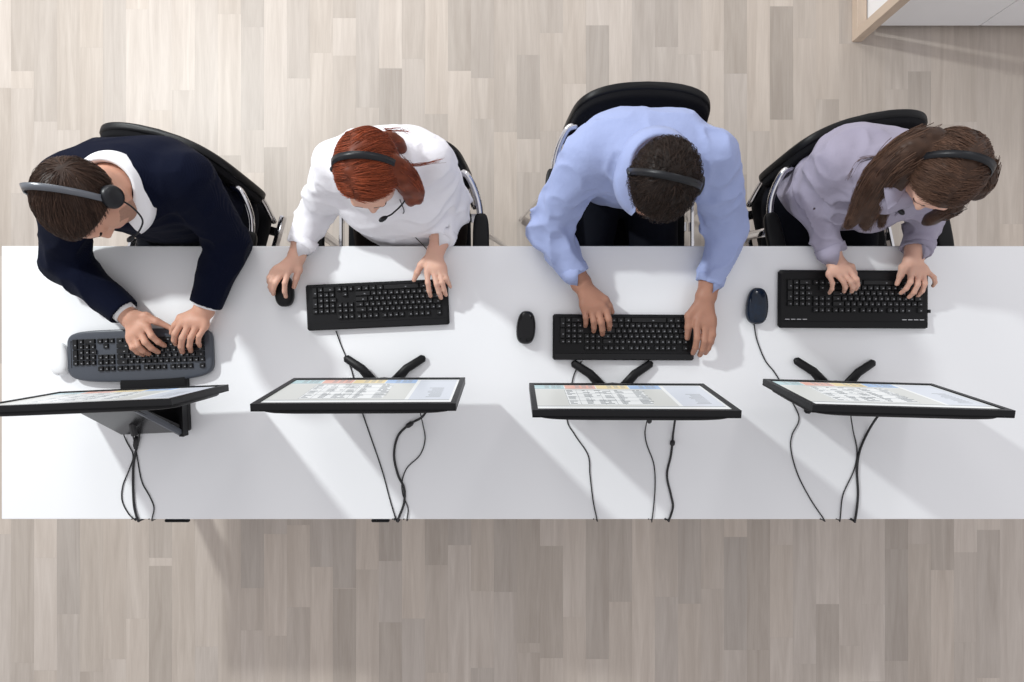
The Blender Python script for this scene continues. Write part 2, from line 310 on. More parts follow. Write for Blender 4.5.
# ------------------------------------------------------------------ keyboards
def keyboard(cx, cy, rot, kind, label, w, d):
    k = empty('keyboard', (*P(cx, cy, TZ)[:2], TZ), math.pi + rot); tag(k, label, 'keyboard')
    # local frame: front (typist side) is -y, far side +y; function keys at the far side
    px = w * .905 / 22.5; py = .0160
    body = MB(); mats = [M['plastic'], M['bar'], M['legend']]
    if kind == 'grey':
        def fn(p):
            x, y, z = p; y = y * (1 + .0) + (.010 * (1 - (x/(w/2))**2) if y > 0 else 0.0); return (x, y, z + .003)
        body.sup((0, 0, .010), (w/2, d/2, .012), .25, .32, 72, 12, fn=fn); body.build('keyboard_body', M['greyplastic'], k, True)
        ky = -.002
        tr = MB(); tr.box((-.074*w/.43, ky-.002, .0232), (.243*w/.43, py*5.1, .0012), bev=.0004)
        tr.box((.098*w/.43+.0, ky-.010, .0232), (.052, py*2.2*0+.034, .0012), bev=.0004); tr.box((.167*w/.43, ky-.002, .0232), (.070*w/.43, py*5.1, .0012), bev=.0004)
        tr.build('key_tray', M['plastic'], k)
        l = MB(); [l.box((.17 - i*.014, d/2-.012, .0232), (.004, .0015, .001)) for i in range(3)]; l.build('indicator_lamps', M['legend'], k)
    else:
        body.box((0, 0, .009), (w, d, .018), bev=.005 if kind != 'wide' else .007); body.build('keyboard_body', M['plastic'], k)
        ky = -.012 if kind != 'wide' else -.010
        t = MB(); t.box((0, d/2-.011, .0185), (w-.012, .018, .003), bev=.001); t.build('far_strip', M['gloss'] if kind == 'thin' else M['plastic'], k)
        MB().box((0, ky - py*3.0 - .001 , .0184), (w*.93, .004, .002), bev=.0005).build('front_strip', M['plastic'], k)
        if kind == 'wide':
            for s in (-1, 1):
                for i in range(4): MB().box((s*(w/2 - .024 - i*.0175), d/2-.026, .0205), (.013, .0022, .001)).build('silver_mark', M['bar'], k)
            MB().box((-w/2-.003, .035, .012), (.008, .010, .006), bev=.001).build('side_button', M['plastic'], k)
    # layout in units: (x, row, w, h); row 0 = space row (typist side) ... row 5 = function keys
    L = []
    def row(r, x, ws):
        for q in ws:
            if q < 0: x += -q; continue
            L.append((x + q/2, r, q, 1)); x += q
    row(5, 0, [1, -1, 1, 1, 1, 1, -.5, 1, 1, 1, 1, -.5, 1, 1, 1, 1, -.25, 1, 1, 1])
    row(4, 0, [1]*13 + [2, -.25, 1, 1, 1, -.25, 1, 1, 1, 1])
    row(3, 0, [1.5] + [1]*12 + [1.5, -.25, 1, 1, 1, -.25, 1, 1, 1])
    row(2, 0, [1.75] + [1]*11 + [2.25, -3.75 + .25, -.25*0, 1, 1, 1])
    row(1, 0, [1.25] + [1]*11 + [2.75, -1.25, 1, -1.25, 1, 1, 1])
    row(0, 0, [1.25, 1.25, 1.25, 6.25, 1.25, 1.25, 1.25, 1.25, -.25, 1, 1, 1, -.25, 2, 1])
    L.append((22, 2.5, 1, 2)); L.append((22, .5, 1, 2))
    L.sort(key=lambda q: -q[2]*q[3])
    cache = {}
    x0 = -11.25*px; rest = MB()
    def keymesh(mb, x, y, z, ww, hh):
        a, b = ww*px/2 - .0008, hh*py/2 - .0007; i = .0018
        pts = [(-a,-b,0),(a,-b,0),(a,b,0),(-a,b,0),(-a+i,-b+i,.0065),(a-i,-b+i,.0065),(a-i,b-i*.6,.0065),(-a+i,b-i*.6,.0065)]
        mb.add([(x+p[0], y+p[1], z+p[2]) for p in pts], [(0,3,2,1),(4,5,6,7),(0,1,5,4),(1,2,6,5),(2,3,7,6),(3,0,4,7)])
        sx = min(.0022, a*.4); lx, ly = x - a*.25, y + b*.22
        mb.add([(lx-sx, ly-.0014, z+.0066), (lx+sx, ly-.0014, z+.0066), (lx+sx, ly+.0014, z+.0066), (lx-sx, ly+.0014, z+.0066)], [(0,1,2,3)], 1)
    zk = .0175 if kind != 'grey' else .0238
    for n, (x, r, ww, hh) in enumerate(L):
        X = x0 + x*px; Y = ky + (r-2.5)*py + (.003 if r == 5 else 0)
        if n >= 99: keymesh(rest, X, Y, zk, ww, hh); continue
        if (ww, hh) not in cache:
            mb = MB(); keymesh(mb, 0, 0, 0, ww, hh); o = mb.build('key', [M['key'], M['legend']], k); cache[(ww, hh)] = o
        else: o = cache[(ww, hh)].copy(); COL.objects.link(o); o.parent = k
        o.location = (X, Y, zk)
    tag(rest.build('keys', [M['key'], M['legend']], k), kind='stuff')
    return k
keyboard(144, 353.5, math.radians(2.0), 'grey', 'slate grey rounded keyboard with black keys under the hands of the man in navy', .437, .150)
keyboard(378.5, 305, math.radians(2.6), 'plain', 'black keyboard in front of the red-haired woman', .428, .138)
keyboard(622.5, 337.3, math.radians(-.3), 'thin', 'slim black keyboard under the hands of the man in the light blue shirt', .425, .138)
keyboard(851, 299.5, math.radians(-.3), 'wide', 'wide black keyboard with silver marks under the hands of the woman with chestnut hair', .452, .175)

# ------------------------------------------------------------------ mice
def mouse(px, py, rot, w, l, m, label, wheel=M['plastic'], z=TZ):
    o = empty('computer_mouse', (*P(px, py, TZ+.015)[:2], z), rot); tag(o, label, 'mouse')
    def fn(p):
        x, y, zz = p; t = y / l * 2
        return (x*(1 - .14*(1-t*t)*0 - .12*max(0, t)), y, max(zz, -.004) * (1 - .25*t) if zz > 0 else max(zz, -.014))
    MB().sup((0, 0, .0142), (w/2, l/2, .020), .75, .72, 36, 18, fn=fn).build('mouse_shell', m, o, True)
    MB().sup((0, -l*.27, .0285), (.0032, .007, .006), .8, .8, 14, 8).build('scroll_wheel', wheel, o, True)
    MB().box((0, -l*.36, .0262), (.0012, l*.20, .006)).build('button_seam', M['plastic'] if m is not M['plastic'] else M['gloss'], o)
    return o
mouse(526, 327.5, math.radians(-4), .058, .100, M['gloss'], 'black mouse left of the slim black keyboard on the white desk')
mouse(757, 306, math.radians(-4), .065, .110, M['bluegloss'], 'mottled dark blue corded mouse left of the wide black keyboard')
mouse(284.5, 291, math.radians(3), .056, .095, M['plastic'], 'black mouse under the hand of the red-haired woman')
mouse(60, 359, math.radians(8), .056, .100, M['whiteplastic'], 'white mouse beside the slate grey keyboard', wheel=M['greyplastic'])

# ------------------------------------------------------------------ monitors
def screen_mesh(W, Hh):
    mb = MB(); e = [0.0]
    def q(u0, v0, u1, v1, mi, lvl):       # u to the photo's right, v upward from the lower edge
        y = .0004*lvl
        p = [(-W/2+u0*W, y, v0*Hh), (-W/2+u1*W, y, v0*Hh), (-W/2+u1*W, y, v1*Hh), (-W/2+u0*W, y, v1*Hh)]
        mb.add(p, [(3, 2, 1, 0)], mi)
    q(0, 0, 1, 1, 0, 1); q(0.0, .20, .745, .86, 1, 2); q(.765, .03, .985, .86, 6, 2)
    for i, (a, b) in enumerate(((0, .175), (.18, .36), (.365, .555), (.56, .745))): q(a, .015, b, .17, 2+i, 2)
    q(0, .175, .745, .19, 8, 3); q(0, .865, .985, .885, 8, 3)
    rr = random.Random(3)
    for a in (.06, .10, .13, .24, .28, .32, .43, .47, .51, .62, .66, .69):
        for v in range(3): q(a, .035+v*.045, a+.026, .055+v*.045, 8, 4)
    q(.17, .24, .62, .82, 0, 3)
    for v in range(5): q(.17, .24+v*.145, .62, .249+v*.145, 8, 4)
    for u in (.17, .235, .30, .365, .43, .47): q(u, .24, u+.0022, .82, 8, 4)
    for c, u in enumerate((.18, .27, .34, .385, .455, .56, .585)):
        for r_ in range(13):
            if rr.random() < .8: q(u, .26+r_*.043, u+rr.uniform(.015, .05), .281+r_*.043, 7, 5)
    for r_ in range(9): q(.84+rr.uniform(0, .03), .40+r_*.045, .93, .417+r_*.045, 8, 4)
    return mb
def monitor(cx, cy, yaw, tilt, label, W=.505, kind='x', zb=.085, side=0):
    o = empty('computer_monitor', (cx, cy, TZ), yaw); tag(o, label, 'monitor')
    Hh = .305
    T = Matrix.Translation((0, 0, zb)) @ Matrix.Rotation(tilt, 4, 'X')      # screen faces +y; positive tilt leans the top away (-y)
    def place(ob): ob.matrix_local = T; return ob
    f = MB(); b = .014; t = .019
    f.box((0, -t/2, b/2), (W, t, b)); f.box((0, -t/2, Hh-b/2), (W, t, b))
    f.box((0, -t+.002, Hh/2), (W, .004, Hh)); f.box((-W/2+b/2, -t/2, Hh/2), (b, t, Hh-2*b)); f.box((W/2-b/2, -t/2, Hh/2), (b, t, Hh-2*b))
    place(f.build('bezel', M['plastic'], o))
    place(MB().sup((0, -.018, Hh/2), (W/2-.004, .012, Hh/2-.004), .3, .3, 40, 14).build('back_shell', M['plastic'], o, True))
    s = screen_mesh(W-2*b, Hh-2*b); s.v = [(x, y-.004, z+b) for x, y, z in s.v]
    place(s.build('screen', SC, o))
    if kind == 'x':
        for (x, y) in ((-.122, .078), (.122, .078), (-.085, -.082), (.085, -.082)):
            MB().tube([(x*.22, -.03+y*.10, .024), (x*.55, -.02+y*.55, .018), (x*.95, -.02+y*.95, .010), (x, -.02+y, .009)], [.016, .0135, .012, .004], 10, flat=(1.0, .65)).build('foot', M['plastic'], o, True)
        MB().tube([(0, -.02, .018), (0, -.028, .11), (0, -.035, .2)], [.030, .022, .02], 12, flat=(1.2, .6)).build('neck', M['plastic'], o, True)
    else:
        MB().box((-.01, -.038, .012), (.200, .200, .024), bev=.004).build('stand_base', M['plastic'], o)
        pl = MB(); pl.add([(-.11, -.128, .024), (.088, -.128, .024), (.05, -.038, .215), (-.10, -.038, .215), (-.11, -.140, .024), (.088, -.140, .024), (.05, -.05, .22), (-.10, -.05, .22)],
               [(0,1,2,3), (7,6,5,4), (0,4,5,1), (1,5,6,2), (2,6,7,3), (3,7,4,0)]); pl.build('neck_plate', M['gloss'], o)
        MB().box((.083, -.10, .035), (.012, .10, .03)).build('side_wall', M['plastic'], o)
        MB().tube([(.080, -.145, .03), (.045, -.05, .20)], .010, 8).build('strut', M['greyplastic'], o)
        MB().tube([(-.03, -.10, .10), (-.03, -.135, .09)], .009, 8).build('plug', M['cable'], o)
    return o
monitor(-1.066, -.136, math.radians(2.4), math.radians(2.5), 'black monitor on a broad box-shaped stand in front of the man in navy', W=.49, kind='box')
monitor(-.384, -.106, math.radians(.2), math.radians(8.5), 'black monitor with a spreadsheet in front of the red-haired woman', W=.497)
monitor(.302, -.122, math.radians(-.2), math.radians(8.5), 'black monitor with a spreadsheet in front of the man in light blue')
monitor(.972, -.116, math.radians(-1.6), math.radians(8.5), 'black monitor with a spreadsheet in front of the woman with chestnut hair', W=.490)

# ------------------------------------------------------------------ cables
def cable(pts, r, label, drop=True, plug=None, z0=None, name='cable', group=None):
    p = [P(a[0], a[1], (a[2] if len(a) > 2 else TZ + r + .0005)) for a in pts]
    if len(pts[0]) > 2 and pts[0][2] == .80: p = [p[0] + np.array([0, .035, .11]), p[0] + np.array([0, .006, .05])] + p
    if drop:
        e = p[-1]; p[-1] = np.array([e[0], -.5405 - .0005, TZ + r + .001]); p += [np.array([e[0], -.5405 - r - .002, TZ - .012]), np.array([e[0]-.004, -.5405 - r + .0005 - .004, TZ - .12]), np.array([e[0]-.01, -.54, .42])]
    cp = catmull(p, 8)
    for q in cp:
        if q[1] > -.5405 and drop: q[2] = max(q[2], TZ + r + .0003)
    o = MB().tube(cp, r, 8).build(name, M['cable'], None, True)
    tag(o, label, 'cable', group)
    if plug:
        a, b = P(*plug[0]), P(*plug[1]); MB().tube([a, (a*3+b)/4, (a+b*3)/4, b], [.004, .0075, .0075, .004], 10).build('ferrite_bead', M['cable'], o, True)
    return o
z1 = TZ+.09
cable([(122, 428, .79), (125, 438, .745), (133, 455), (129, 470), (123, 485), (122, 500), (128, 513), (135, 519)], .0018, 'thin black cable looping out to the left below the leftmost monitor')
cable([(140, 424, .79), (139, 437, .75), (134, 460), (133, 480), (134, 505), (138, 519)], .0034, 'thick black cable hanging between two loops below the leftmost monitor', plug=((136.5, 436, .748), (135.5, 449, .746)))
cable([(131, 428, .79), (135, 445, .748), (138, 462), (142, 482), (150, 497), (154, 508), (152, 519)], .0018, 'thin black cable looping out to the right below the leftmost monitor')
cable([(336, 331, TZ+.006), (341, 345), (347, 359), (352, 372), (360, 405), (370, 435), (382, 470), (390, 500), (396, 519)], .0019, 'thin black keyboard cable running straight under the spreadsheet monitor of the red-haired woman')
cable([(430, 405, .80), (422, 417, .75), (410, 424, .745), (398, 436), (394, 455), (398, 475), (404, 488), (404, 503), (398, 519)], .0036, 'thick black cable curving left behind the monitor of the red-haired woman', plug=((413, 422.5, .746), (406, 427, .746)))
cable([(418, 405, .80), (423, 425, .75), (425, 440), (420, 455), (407, 468), (402, 482), (403, 495), (408, 508), (407, 519)], .0018, 'thin black cable curving right behind the monitor of the red-haired woman')
cable([(582, 361, TZ+.006), (576, 370), (572, 383), (567, 418), (575, 435), (588, 455), (590, 475), (593, 500), (597, 519)], .0019, 'leftmost thin cable below the monitor of the man in light blue')
cable([(650, 410, .80), (645, 432), (647, 445), (654, 465), (655, 490), (652, 519)], .0018, 'thin black cable hanging in the middle below the monitor of the man in light blue', plug=((650, 417, .79), (649, 423, .78)))
cable([(677, 410, .80), (673, 435, .745), (671, 455), (667, 475), (671, 495), (673, 507), (669, 519)], .0034, 'thick black cable with a bead below the monitor of the man in light blue', plug=((673, 440, .745), (672, 446, .745)))
cable([(754, 324, TZ+.006), (757, 340), (765, 360), (775, 373), (786, 392), (799, 417), (792, 435), (791, 450), (798, 475), (811, 500), (824, 519)], .0019, 'thin black mouse cable running from the blue mouse past the rightmost monitor')
cable([(851, 410, .80), (853, 430, .75), (857, 450), (854, 470), (843, 495), (840, 519)], .0018, 'thin black cable crossing a thicker one below the rightmost monitor')
cable([(882, 412, .80), (870, 428, .75), (860, 450), (857, 470), (858, 495), (855, 519)], .0034, 'thick black cable curving below the rightmost monitor')
def clip(px, w, label):
    o = MB().box((P(px, 0)[0], -.5405-.006, TZ-.008), (w, .010, .012), bev=.003).build('cable_clip', M['plastic']); tag(o, label, 'cable clip')
clip(176, .075, 'short black cable clip on the far desk edge near the leftmost monitor')
clip(380, .055, 'short black cable clip on the far desk edge behind the monitor of the red-haired woman')

# ------------------------------------------------------------------ implicit surfaces for bodies, hair and clothes
def vnoise(p, s, seed=0):
    q = p * s; i = np.floor(q).astype(np.int64); f = q - i; f = f*f*(3-2*f)
    def h(a, b, c):
        n = (a*73856093) ^ (b*19349663) ^ (c*83492791) ^ (seed*2654435761 % 2147483647); n = (n ^ (n >> 13)) * 1274126177 & 0x7fffffff
        return ((n ^ (n >> 16)) & 0xffff) / 65535.0
    x, y, z = i.T; r = 0
    for a in (0, 1):
        for b in (0, 1):
            for c in (0, 1):
                r = r + h(x+a, y+b, z+c) * np.where(a, f[:,0], 1-f[:,0]) * np.where(b, f[:,1], 1-f[:,1]) * np.where(c, f[:,2], 1-f[:,2])
    return r * 2 - 1
def cone(a, b, ra, rb):
    a = np.array(a, float); b = np.array(b, float); ab = b - a; L = max(ab @ ab, 1e-9)
    def f(p):
        ap = p - a; t = np.clip((ap @ ab) / L, 0, 1); return np.linalg.norm(ap - t[:, None]*ab, axis=1) - (ra + (rb-ra)*t)
    return f
def ell(c, M3, r):               # rows of M3 are the axes
    c = np.array(c, float); r = np.array(r, float)
    def f(p):
        q = (p - c) @ M3.T; k0 = np.linalg.norm(q / r, axis=1); k1 = np.linalg.norm(q / (r*r), axis=1); return np.where(k1 > 1e-9, k0*(k0-1)/np.maximum(k1, 1e-9), -r.min())
    return f
def smin(a, b, k):
    h = np.maximum(k - np.abs(a-b), 0) / k; return np.minimum(a, b) - h*h*k*0.25
def smax(a, b, k): return -smin(-a, -b, k)
def union(fs, k):
    def f(p):
        d = fs[0](p)
        for g in fs[1:]: d = smin(d, g(p), k)
        return d
    return f
def extract(f, lo, hi, h, levels=3):
    lo = np.array(lo, float) - 2*h; hi = np.array(hi, float) + 2*h; H = h * 2**levels
    n = np.ceil((hi-lo)/H).astype(int); g = np.stack(np.meshgrid(*[np.arange(k) for k in n], indexing='ij'), -1).reshape(-1, 3)
    c = g
    for l in range(levels + 1):
        hh = h * 2**(levels-l); d = f(lo + (c+0.5)*hh); c = c[np.abs(d) < (hh*1.6 + .004 if l < levels else hh*1.9)]
        if l < levels:
            o = np.array([(a,b,e) for a in (0,1) for b in (0,1) for e in (0,1)]); c = (c[:, None]*2 + o[None]).reshape(-1, 3)
    N = int((n.max()+2) * 2**levels + 4)
    key = lambda q: (q[..., 0]*N + q[..., 1])*N + q[..., 2]
    offs = np.array([(a,b,e) for a in (0,1) for b in (0,1) for e in (0,1)])
    ck = key(c); o = np.argsort(ck); c = c[o]; ck = ck[o]
    cor = (c[:, None] + offs[None]); kk = key(cor); u, inv = np.unique(kk.ravel(), return_inverse=True); inv = inv.reshape(kk.shape)
    uc = np.stack([u // (N*N), (u // N) % N, u % N], -1); val = f(lo + uc*h); val = np.where(val == 0, 1e-9, val)
    V = val[inv]; sgn = V < 0; act = sgn.any(1) & (~sgn).any(1)
    acc = np.zeros((len(c), 3)); cnt = np.zeros(len(c))
    for i in range(8):
        for j in range(i+1, 8):
            if abs(offs[i]-offs[j]).sum() != 1: continue
            m = sgn[:, i] != sgn[:, j]; t = V[:, i] / np.where(m, V[:, i]-V[:, j], 1)
            acc += np.where(m[:, None], offs[i] + t[:, None]*(offs[j]-offs[i]), 0); cnt += m
    vid = np.full(len(c), -1); vid[act] = np.arange(act.sum())
    verts = lo + (c[act] + acc[act]/cnt[act][:, None])*h
    faces = []
    for ax in range(3):
        e = np.zeros(3, int); e[ax] = 1; b1 = np.zeros(3, int); b1[(ax+1) % 3] = 1; b2 = np.zeros(3, int); b2[(ax+2) % 3] = 1
        i0 = 0; i1 = int(np.where((offs == e).all(1))[0][0])
        m = sgn[:, i0] != sgn[:, i1]; cc = c[m]; s = sgn[m, i0]; ids = []
        ok = np.ones(len(cc), bool)
        for sh in (0*b1, b1, b1+b2, b2):
            k = key(cc - sh); p = np.clip(np.searchsorted(ck, k), 0, len(ck)-1); good = ck[p] == k; q = np.where(good, vid[p], -1); ok &= q >= 0; ids.append(q)
        q = np.stack(ids, -1); q = np.where(s[:, None], q, q[:, ::-1]); faces.append(q[ok])
    return verts, np.concatenate(faces)
def npmesh(name, v, f, mats, parent=None, attr=None):
    me = bpy.data.meshes.new(name); me.vertices.add(len(v)); me.vertices.foreach_set('co', v.astype(np.float32).ravel())
    me.loops.add(f.size); me.loops.foreach_set('vertex_index', f.astype(np.int32).ravel())
    me.polygons.add(len(f)); me.polygons.foreach_set('loop_start', np.arange(0, f.size, 4, dtype=np.int32)); me.update(calc_edges=True)
    if attr is not None:
        ca = me.color_attributes.new('tint', 'FLOAT_COLOR', 'POINT'); ca.data.foreach_set('color', attr.astype(np.float32).ravel())
    return link(name, me, mats, parent)
def unit(v): v = np.array(v, float); return v / np.linalg.norm(v)

def strands(v, f, col, paths, r0, rnd):     # append thin three-sided hair tubes to the arrays
    V = [v]; F = [f]; C = [col]; b = len(v)
    for pth in paths:
        p = np.array(pth); n = len(p); t = np.gradient(p, axis=0); t /= np.maximum(np.linalg.norm(t, axis=1), 1e-9)[:, None]
        a = np.cross(t, [0.3, 0.2, 1.0]); a /= np.maximum(np.linalg.norm(a, axis=1), 1e-9)[:, None]; c = np.cross(t, a)
        r = r0 * rnd.uniform(.7, 1.3) * np.linspace(1, .35, n); tint = rnd.uniform(.55, 1.75)
        ring = []
        for k in range(4):
            q = math.pi/2*k; ring.append(p + a*(math.cos(q)*r)[:, None] + c*(math.sin(q)*r)[:, None])
        R4 = np.stack(ring, 1).reshape(-1, 3); V.append(R4)
        i = np.arange(n-1)[:, None]*4; k = np.arange(4)[None]; l = (k+1) % 4
        F.append(np.stack([i+k, i+l, i+4+l, i+4+k], -1).reshape(-1, 4) + b); b += len(R4)
        C.append(np.tile([tint, tint, tint, 1], (len(R4), 1)))
    return np.concatenate(V), np.concatenate(F), np.concatenate(C)

def frame(F, roll=0.0, upref=(0, 0, 1)):
    F = unit(F); U = np.array(upref, float); U = unit(U - F*(U@F)); Lf = np.cross(U, F)
    U2 = U*math.cos(roll) + Lf*math.sin(roll); L2 = np.cross(U2, F)
    return F, U2, L2                        # forward, up, person's left

def head_fns(D):
    F, U, L = D['F'], D['U'], D['L']; c = D['head']; s = D.get('hs', 1.0)
    M3 = np.stack([F, L, U]); pt = lambda f, l, u: c + s*(F*f + L*l + U*u)
    fs = [ell(pt(-.008, 0, .012), M3, s*np.array([.094, .073, .086]))]
    fs.append(ell(pt(.035, 0, -.045), M3, s*np.array([.052, .056, .065])))
    fs.append(cone(pt(.045, .014, -.095), pt(.045, -.014, -.095), s*.028, s*.028)); fs.append(cone(pt(.0, .042, -.07), pt(.045, .014, -.098), s*.022, s*.02)); fs.append(cone(pt(.0, -.042, -.07), pt(.045, -.014, -.098), s*.022, s*.02))
    big = union(fs, .03*s)
    nose = union([cone(pt(.082, 0, .005), pt(.100, 0, -.032), s*.006, s*.0095), cone(pt(.092, .010, -.036), pt(.092, -.010, -.036), s*.0065, s*.0065)], .008*s)
    lips = union([cone(pt(.082, .016, -.062), pt(.082, -.016, -.062), s*.007, s*.007), cone(pt(.080, .012, -.071), pt(.080, -.012, -.071), s*.008, s*.008)], .002*s)
    brow = cone(pt(.078, .034, .018), pt(.078, -.034, .018), s*.012, s*.012)
    ears = [ell(pt(-.008, l*.075, -.018), np.stack([unit(F+L*l*.4), unit(L*l-F*.4), U]), s*np.array([.018, .007, .031])) for l in (1, -1)]
    sock = [cone(pt(.098, l*.031, -.004), pt(.098, l*.031, -.004), s*.017, s*.017) for l in (1, -1)]
    ball = [cone(pt(.072, l*.031, -.004), pt(.072, l*.031, -.004), s*.0125, s*.0125) for l in (1, -1)]
    def f(p):
        d = big(p); d = smin(d, brow(p), .02); d = smin(d, nose(p), .012); d = smin(d, lips(p), .008)
        for g in sock: d = smax(d, -g(p), .012)
        for g in ears: d = smin(d, g(p), .006)
        for g in ball: d = np.minimum(d, g(p))
        return d
    return f, pt

def hand_fn(H):        # H: wrist, elbow direction, list of (mcp, tip, radius), thumb (base, tip)
    sc = H['r']; wr = H['wrist']; fs = []; palm = []
    for i, (m, t) in enumerate(H['fingers']):
        m = np.array(m); t = np.array(t); d = t - m; n = np.linalg.norm(d[:2]); up = H.get('arch', .012)
        pip = m + d*.48; pip[2] = max(m[2], t[2]) * .5 + m[2]*.5 + up*.55; dip = m + d*.80; dip[2] = t[2] + (pip[2]-t[2])*.62
        k = sc * (1.0, 1.04, .98, .86)[i]
        fs.append(union([cone(m, pip, k*1.08, k*.98), cone(pip, dip, k*.98, k*.90), cone(dip, t, k*.90, k*.78)], .003))
        base = wr + (m-wr)*.18; palm.append(cone(base, m, sc*1.6, sc*1.08))
    for i in range(3):
        a, b = H['fingers'][i][0], H['fingers'][i+1][0]; palm.append(cone(np.array(a)*.82+wr*.18, np.array(b)*.82+wr*.18, sc*1.15, sc*1.15))
    tb, tt = np.array(H['thumb'][0]), np.array(H['thumb'][1]); st = wr + (tb-wr)*.30; mid = (tb+tt)/2 + np.array([0, 0, .004])
    th = union([cone(st, tb, sc*1.7, sc*1.3), cone(tb, mid, sc*1.25, sc*1.10), cone(mid, tt, sc*1.12, sc*.85)], .006)
    palm.append(cone(H['fore'], wr, sc*3.4, sc*2.5)); palm.append(cone(wr + H['side']*sc*1.35, wr - H['side']*sc*1.35, sc*1.9, sc*1.9))
    pf = union(palm, .012)
    def f(p):
        d = pf(p); d = smin(d, th(p), .010); q = fs[0](p)
        for g in fs[1:]: q = smin(q, g(p), .0016)
        return smin(d, q, .004)
    return f

def cull(f, c, r, big=0.05):    # evaluate f only near the ball c,r
    c = np.array(c)
    def g(p):
        d0 = np.linalg.norm(p-c, axis=1) - r; m = d0 < big; o = np.maximum(d0, big)
        if m.any(): o[m] = f(p[m])
        return o
    return g

def person(D):
    rnd = np.random.RandomState(D['seed']); g = D.get('g', 1.0)
    sa, sb = D['shoulders']; ea, eb = D['elbows']; wa, wb = [h['wrist'] for h in D['hands']]
    pel = np.array(D['pelvis']); shm = (sa+sb)/2; lat = unit(sb-sa); pl = unit(np.array(D.get('plat', (1, 0, 0)), float)); spine = unit(pel-shm)
    back = np.cross(lat, spine); back = unit(back if back[1] > 0 else -back)
    chest = shm + spine*.12; waist = shm*.36 + pel*.64; nb = shm - spine*.045 - back*.035
    F, U, L = frame(D['F'], D.get('roll', 0)); D['F'], D['U'], D['L'] = F, U, L
    hf, pt = head_fns(D); s = D.get('hs', 1.0)
    nk = pt(-.025, 0, -.055)
    fwd = np.array([-pl[1]*1.0, pl[0]*-1.0, 0.0]); fwd = fwd if fwd[1] < 0 else -fwd
    def torso(e, k=.07):
        fs = []
        for l in (-1, 1):
            fs += [cone(chest+lat*l*.078*g, waist+lat*l*.055*g, .098*g+e, .086*g+e), cone(waist+lat*l*.055*g, pel+pl*l*.075*g, .088*g+e, .105*g+e)]
        fs += [cone(nb+spine*.03, sa*.93+shm*.07+spine*.012, .052*g+e, .046*g+e), cone(nb+spine*.03, sb*.93+shm*.07+spine*.012, .052*g+e, .046*g+e), cone(nb+spine*.02, waist, .07*g+e, .08*g+e)]
        fs.append(cone(sa*.72+sb*.28+back*.035+spine*.045, sb*.72+sa*.28+back*.035+spine*.045, .078*g+e, .078*g+e))
        if D.get('bust'):
            for l in (-1, 1): fs.append(cone(chest+lat*l*.065+spine*.03-back*.062, chest+lat*l*.065+spine*.03-back*.062, .055+e, .055+e))
        return union(fs, k)
    legs = []
    knees = []
    for l in (-1, 1):
        hip = pel + pl*l*.085 + fwd*.02; kn = hip + fwd*.40 + pl*l*.04*D.get('spread', 1); kn[2] = .53; an = kn - fwd*.03; an[2] = .09; knees.append((hip, kn, an))
    # ---- body: one continuous surface
    arms = [(sa, ea, wa), (sb, eb, wb)]; D['cuffs'] = list(D['cuffs'])
    parts = [torso(0), cone(nk, nb+spine*.02, .050*g, .058*g)]
    for (a, b, c) in arms: parts += [cone(a, b, .043*g, .036*g), cone(b, b*.3+c*.7, .036*g, .027*g), cone(b*.35+c*.65, c, .028*g, .024*g)]
    for hip, kn, an in knees: parts += [cone(hip, kn, .078, .052), cone(kn, an, .050, .034), cone(an-fwd*.03+[0, 0, -.04], an+fwd*.13+[0, 0, -.055], .03, .024)]
    bf = union(parts, .035)
    hfs = []
    for h, (a, b, c) in zip(D['hands'], arms):
        h['fore'] = c + unit(b-c)*.06; mc = np.mean([x[0] for x in h['fingers']], axis=0); h['side'] = unit(np.cross(mc-h['wrist'], [0, 0, 1]))
        hfs.append(cull(hand_fn(h), mc, .13))
    hc = cull(hf, D['head'], .17)
    def body(p):
        d = smin(bf(p), hc(p), .012)
        for q in hfs: d = smin(d, q(p), .008)
        return d
    allp = np.array([sa, sb, ea, eb, wa, wb, pel, D['head']] + [q for k in knees for q in k] + [q for h in D['hands'] for m, t in h['fingers'] for q in (m, t)])
    lo = allp.min(0) - .18; hi = allp.max(0) + .18; lo[2] = 0
    v, f = extract(body, lo, hi, .0034, 4)
    po = npmesh('person', v, f, [D['skin'], M['lips'], M['beard'], M['eye'], M['iris'], D['hairm']])
    fc = v[f].mean(1); q = np.stack([(fc-D['head'])@F, (fc-D['head'])@L, (fc-D['head'])@U], -1)/s; mi = np.zeros(len(f), int)
    near = np.linalg.norm(fc-D['head'], axis=1) < .16
    mi[near & (q[:,0] > .070) & (np.abs(q[:,1]) < .021) & (q[:,2] < -.056) & (q[:,2] > -.079)] = 1
    if D.get('beard'): mi[near & (mi == 0) & (q[:,0] > .02) & (np.abs(q[:,1]) < .06) & (((q[:,2] < -.078)) | ((np.abs(q[:,1]) > .045) & (q[:,2] < -.045))) & (q[:,2] > -.122)] = 2
    for l in (1, -1):
        ed = np.linalg.norm(q - np.array([.072, l*.031, -.004]), axis=1); mi[near & (ed < .0133) & (q[:,0] > .080) & (q[:,2] < -.006)] = 3
        ed = np.linalg.norm(q - np.array([.083, l*.031, -.010]), axis=1); mi[near & (ed < .0052)] = 4
        mi[near & (q[:,0] > .06) & (np.abs(q[:,2]-.020-.004*np.cos(q[:,1]*40)) < .0035) & (np.abs(q[:,1]-l*.031) < .017)] = 5
    po.data.polygons.foreach_set('material_index', mi.astype(np.int32)); po.data.update()
    tag(po, D['label'], 'person')
    # ---- shirt or sweater
    E = .011; fs = [torso(E)]; slv = []
    wm = D.get('wr', .004)*1.5
